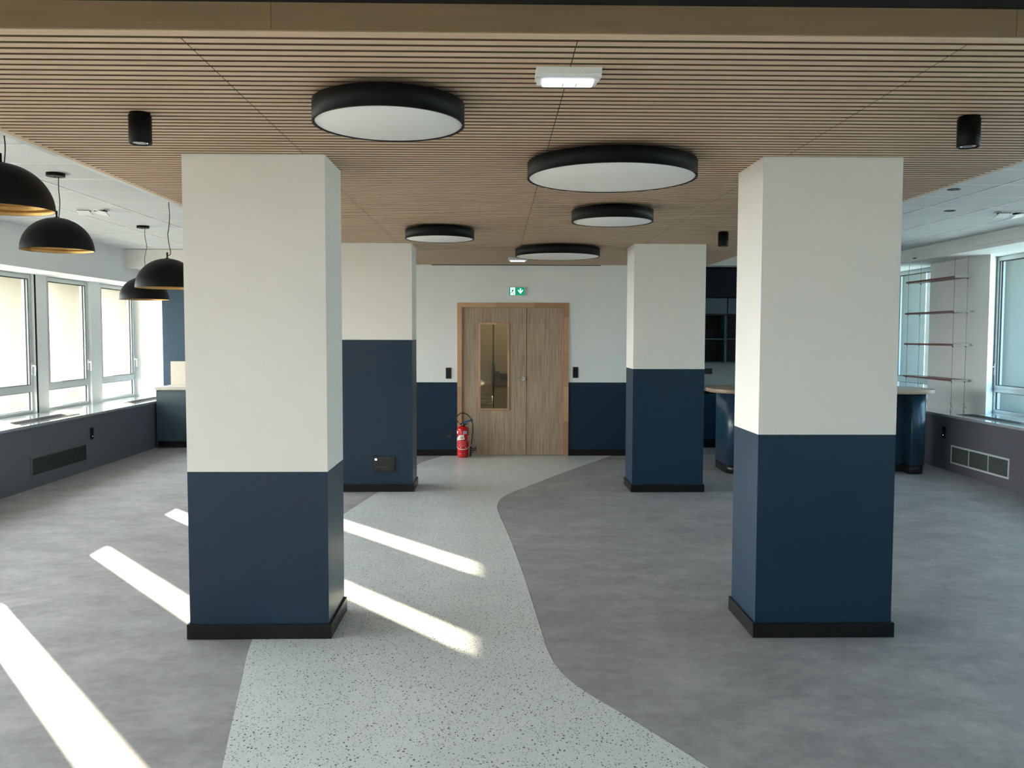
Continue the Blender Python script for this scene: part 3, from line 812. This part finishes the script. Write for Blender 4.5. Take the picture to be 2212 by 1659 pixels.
# ------------------------------------------------------------------ left counter
t = thing('base_cabinet', 'grey blue base cabinet with black plinth in the far left corner', 'cabinet', (-4.06, 12.97, 0))
m = MB(); m.box(-.88, .86, -.30, .32, .10, .846); m.build('carcass', 'grey_laminate', t)
m = MB(); m.box(-.86, .86, -.25, .32, .001, .0995); m.build('plinth', 'black_trim', t)
m = MB(); m.box(-.862, -.012, -.322, -.3005, .102, .822, .0015); m.build('cabinet_door', 'grey_laminate', t)
m = MB(); m.box(-.008, .858, -.322, -.3005, .102, .822, .0015); m.build('cabinet_door', 'grey_laminate', t)
m = MB(); m.box(-.88, -.865, -.322, -.3002, .001, .846); m.build('side_panel', 'grey_laminate', t)
m = MB(); m.box(-4.956, -3.2, 12.64, 13.295, .850, .893, .002)
tag(m.build('worktop', 'worktop_white'), 'white worktop on the far left base cabinet', 'worktop')
m = MB(); m.box(-4.93, -3.2, 13.20, 13.296, .8935, 1.25, .002)
tag(m.build('splashback', 'cream_board'), 'cream white upstand board standing on the left worktop', 'splashback')

# ------------------------------------------------------------------ kitchen at right back
KX0, KX1 = XR_+.005, 4.95
t = thing('base_cabinet', 'navy kitchen base cabinet with black plinth behind the bar', 'cabinet', ((KX0+KX1)/2, 12.95, 0))
w = (KX1-KX0)/2
m = MB(); m.box(-w, w, -.28, .32, .12, .80); m.build('carcass', 'navy_laminate', t)
m = MB(); m.box(-w, w, -.24, .32, .001, .1195); m.build('plinth', 'black_trim', t)
for k in range(4):
    m = MB(); a = -w+k*w/2; m.box(a+.002, a+w/2-.002, -.302, -.2805, .125, .80, .0015); m.build('cabinet_door', 'navy_laminate', t)
m = MB(); m.box(-w, w, -.27, .32, .801, .845); m.build('grip_recess', 'shade_gap', t)
m = MB(); m.box(KX0, KX1, 12.645, 13.275, .8455, .892, .002)
tag(m.build('worktop', 'worktop_white'), 'pale kitchen worktop behind the bar, below the black socket', 'worktop')
t = thing('wall_cabinet', 'tall navy wall unit with open black shelves behind the bar', 'cabinet', ((KX0+KX1)/2, 13.08, 1.26))
Y0, Y1 = -.19, .19
mat('shelf_inside', (.006, .008, .010), .6); mat('navy_dark', (.003, .007, .016), .5, spec=.2)
m = MB(); m.box(-w, w, .17, Y1, 0, 1.40); m.build('back_panel', 'shelf_inside', t)
m = MB(); m.box(-w, w, Y0, .17, .97, 1.40); m.build('upper_door', 'navy_dark', t)
m = MB(); m.box(-w, .6895-w, Y0-.012, Y0+.20, .722, .958, .0015); m.box(.705-w, w, Y0-.012, Y0+.2, .722, .958, .0015); m.build('flap_door', 'grey_laminate', t)
m = MB(); m.box(-w, w, Y0, .17, .700, .714); m.build('shelf_board', 'shelf_inside', t)
m = MB(); m.box(-w, w, Y0+.01, .17, .338, .354); m.build('shelf_board', 'grey_laminate', t)
m = MB(); m.box(-w, w, Y0, .17, -.012, .006); m.build('shelf_board', 'grey_laminate', t)
for xx in (-w, .66-w, 1.35-w, w-.018):
    m = MB(); m.box(xx, xx+.035, Y0, .17, .006, .70); m.build('side_panel', 'grey_laminate', t)
t = thing('wall_socket', 'black double socket on the pale kitchen wall above the worktop', 'socket', (3.25, 13.28, 1.11))
plate_parts(t, .17, .085, [(-.07, -.006, -.03, .03), (.006, .07, -.03, .03)])

# ------------------------------------------------------------------ bar island
def rrect(x0, x1, y0, y1, rs, n=10):
    """rs = radii for corners (x0,y0),(x1,y0),(x1,y1),(x0,y1)"""
    pts = []
    for (cx, cy, sx, sy, a0), r in zip(((x0, y0, 1, 1, 180), (x1, y0, -1, 1, 270), (x1, y1, -1, -1, 0), (x0, y1, 1, -1, 90)), rs):
        ox, oy = cx+sx*r, cy+sy*r
        for k in range(n+1):
            a = math.radians(a0+90*k/n); pts.append((ox+r*math.cos(a), oy+r*math.sin(a)))
    return pts
t = thing('bar_counter', 'navy bar island with rounded ends and a pale wooden top', 'bar counter', (3.98, 10.6, 0))
m = MB(); m.prism(rrect(-1.37, 1.36, -.50, .42, (.38, .38, .38, .38), 14), .972, 1.018, True); o = m.build('counter_top', 'counter_wood', t)
for p in o.data.polygons: p.use_smooth = abs(p.normal.z) < .3
bv = o.modifiers.new('bevel', 'BEVEL'); bv.width = .003; bv.segments = 2; bv.limit_method = 'ANGLE'; bv.angle_limit = math.radians(50)
m = MB(); m.prism(rrect(-1.20, -.86, -.37, .38, (.16, .02, .02, .16), 12), .10, .9715, True); o = m.build('end_panel', 'navy_laminate', t)
m2 = MB(); m2.prism(rrect(1.0, 1.23, -.37, .38, (.02, .16, .16, .02), 12), .10, .9715, True); o2 = m2.build('end_panel', 'navy_laminate', t)
for q in (o, o2):
    for p in q.data.polygons: p.use_smooth = abs(p.normal.z) < .3
m = MB(); m.box(-.859, .999, -.16, .30, .10, .9715); m.build('front_panel', 'navy_laminate', t)
m = MB(); m.prism(rrect(-1.198, -.86, -.368, .378, (.158, .02, .02, .158), 12), .001, .0995, True); m.build('plinth', 'black_trim', t)
m = MB(); m.prism(rrect(1.0, 1.21, -.36, .37, (.02, .14, .14, .02), 12), .001, .0995, True); m.build('plinth', 'black_trim', t)
m = MB(); m.box(-.859, .999, -.13, .28, .001, .0995); m.build('plinth', 'black_trim', t)

# ------------------------------------------------------------------ hanging shelves
SX0, SX1, SY0, SY1 = 5.845, 6.03, 10.99, 12.22
for z, lab in ((2.415, 'topmost hanging shelf of the four by the right window'), (1.975, 'second hanging shelf from the top by the right window'),
               (1.547, 'third hanging shelf from the top by the right window'), (1.092, 'lowest hanging shelf, just above the right sill')):
    t = thing('hanging_shelf', lab, 'shelf', ((SX0+SX1)/2, (SY0+SY1)/2, z), 'hanging shelves on steel cables')
    w, L = (SX1-SX0)/2+.012, (SY1-SY0)/2+.05
    m = MB(); m.box(-w, w, -L+.012, L, -.012, .012, .001); m.build('shelf_board', 'shelf_wood', t)
    m = MB(); m.box(-w, w, -L, -L+.0115, -.012, .012, .001); m.build('end_edge', 'shelf_white', t)
    for sx in (-1, 1):
        for sy in (-1, 1):
            m = MB(); m.cyl((sx*(SX1-SX0)/2*.92, sy*(SY1-SY0)/2, 0), .009, -.030, -.0125, 12); m.build('cable_clamp', 'steel', t)
for x, y, lab in ((SX0+.0075, SY0, 'steel shelf cable at the near outer corner, hooked to the right sill'), (SX1-.0075, SY0, 'steel shelf cable at the near window side corner'),
                  (SX0+.0075, SY1, 'steel shelf cable at the far outer corner of the hanging shelves'), (SX1-.0075, SY1, 'steel shelf cable at the far corner nearest the window')):
    t = thing('shelf_cable', lab, 'cable', (x, y, .688), 'steel cables carrying the hanging shelves')
    top = ZW if x < 5.63 else 2.6665
    m = MB(); m.cyl((0, 0, 0), .0024, .02, (2.667-.688), 8); m.build('wire', 'steel_dull', t)
    m = MB(); m.cyl((0, 0, 0), .010, .0, .014, 14); m.tube([(0, 0, .01), (0, 0, .06)], .0055, 8); m.tube(smoothpts([(0, 0, .045), (.006, -.01, .07), (.018, -.012, .055), (.02, -.012, .04)], 4), .004, 8)
    m.cyl((0, 0, 0), .0035, .055, .19, 8); m.cyl((0, 0, 0), .0075, .085, .125, 12); m.cyl((0, 0, 0), .007, .165, .18, 12); m.build('tension_hook', 'steel', t)
m = MB(); m.cbox((0, 0, 0), (.05, .07, .05), .006)
b = thing('motion_sensor', 'small white sensor box on the lintel behind the hanging shelf cables', 'sensor', (5.60, 11.55, 2.73))
o = m.build('housing', 'white_plastic', b)
m = MB(); m.cbox((0, 0, -.03), (.03, .045, .014), .004); m.build('lens', 'black_plastic', b)

# ------------------------------------------------------------------ outside
m = MB(); m.box(-400, -6.6, -300, 400, -9.2, -9.0); m.box(6.9, 420, -300, 400, -9.2, -9.0)
struct(m.build('ground', 'ground'), 'ground outside the windows', 'ground')
t = thing('house', 'distant white house with a red roof beyond the far right window', 'building', (76.5, 155, -9))
m = MB(); m.box(-4, 3, 0, 9, 0, 6.6); m.build('house_wall', 'house_white', t)
m = MB()
vs = [(-4.4, -.6, 6.6), (3.4, -.6, 6.6), (3.4, 9.6, 6.6), (-4.4, 9.6, 6.6), (-4.4, 4.5, 8.6), (3.4, 4.5, 8.6)]
v = [m.bm.verts.new(p) for p in vs]
for q in ((0, 1, 5, 4), (2, 3, 4, 5), (1, 2, 5), (3, 0, 4), (3, 2, 1, 0)): m.bm.faces.new([v[i] for i in q])
m.build('roof', 'roof_red', t)
for k in range(3):
    m = MB(); m.box(-3.2+k*2.2, -2.2+k*2.2, -.05, .02, 3.6, 5.2); m.build('house_window', 'black_gloss', t)
t = thing('tree', 'yellow green tree glimpsed over the bar top through the far window', 'tree', (29.0, 59.5, -9))
m = MB()
for k in range(60):
    a = random.uniform(0, 2*PI); e = random.uniform(-.4, 1); rr = random.uniform(.3, 1.5)
    c = Vector((math.cos(a)*rr, math.sin(a)*rr, 5.2+e*1.6)); s = random.uniform(.35, .7)
    bmesh.ops.create_icosphere(m.bm, subdivisions=2, radius=s, matrix=Matrix.Translation(c))
for vv in m.bm.verts: vv.co += Vector((random.uniform(-.08, .08), random.uniform(-.08, .08), random.uniform(-.08, .08)))
m.build('crown', 'leaf_green', t)
m = MB(); m.tube([(0, 0, 0), (.1, 0, 2.5), (0, .1, 5)], [.28, .2, .12], 10); m.build('trunk', 'bark', t)
# freestanding facade fins outside the far right window
for x, y, w_, lab in ((6.95, 13.9, .16, 'pale facade fin outside the far right window'),):
    m = MB(); m.box(x, x+w_, y, y+.3, -9, 3.2)
    tag(m.build('facade_fin', 'facade_pale'), lab, 'facade fin')

# daylight portals in the window openings (guide sky sampling only)
def portal(x, y0, y1, z0, z1, s):
    d = bpy.data.lights.new('portal', 'AREA'); d.shape = 'RECTANGLE'; d.size = z1-z0; d.size_y = y1-y0; d.cycles.is_portal = True
    o = bpy.data.objects.new('portal', d); COL.objects.link(o); o.location = (x, (y0+y1)/2, (z0+z1)/2)
    o.rotation_euler = (0, -PI/2 if s > 0 else PI/2, 0)
portal(XO-.01, YB, 13.95, .4, 2.43, 1)
portal(XOR+.11, YB, 13.95, .4, 2.72, -1)
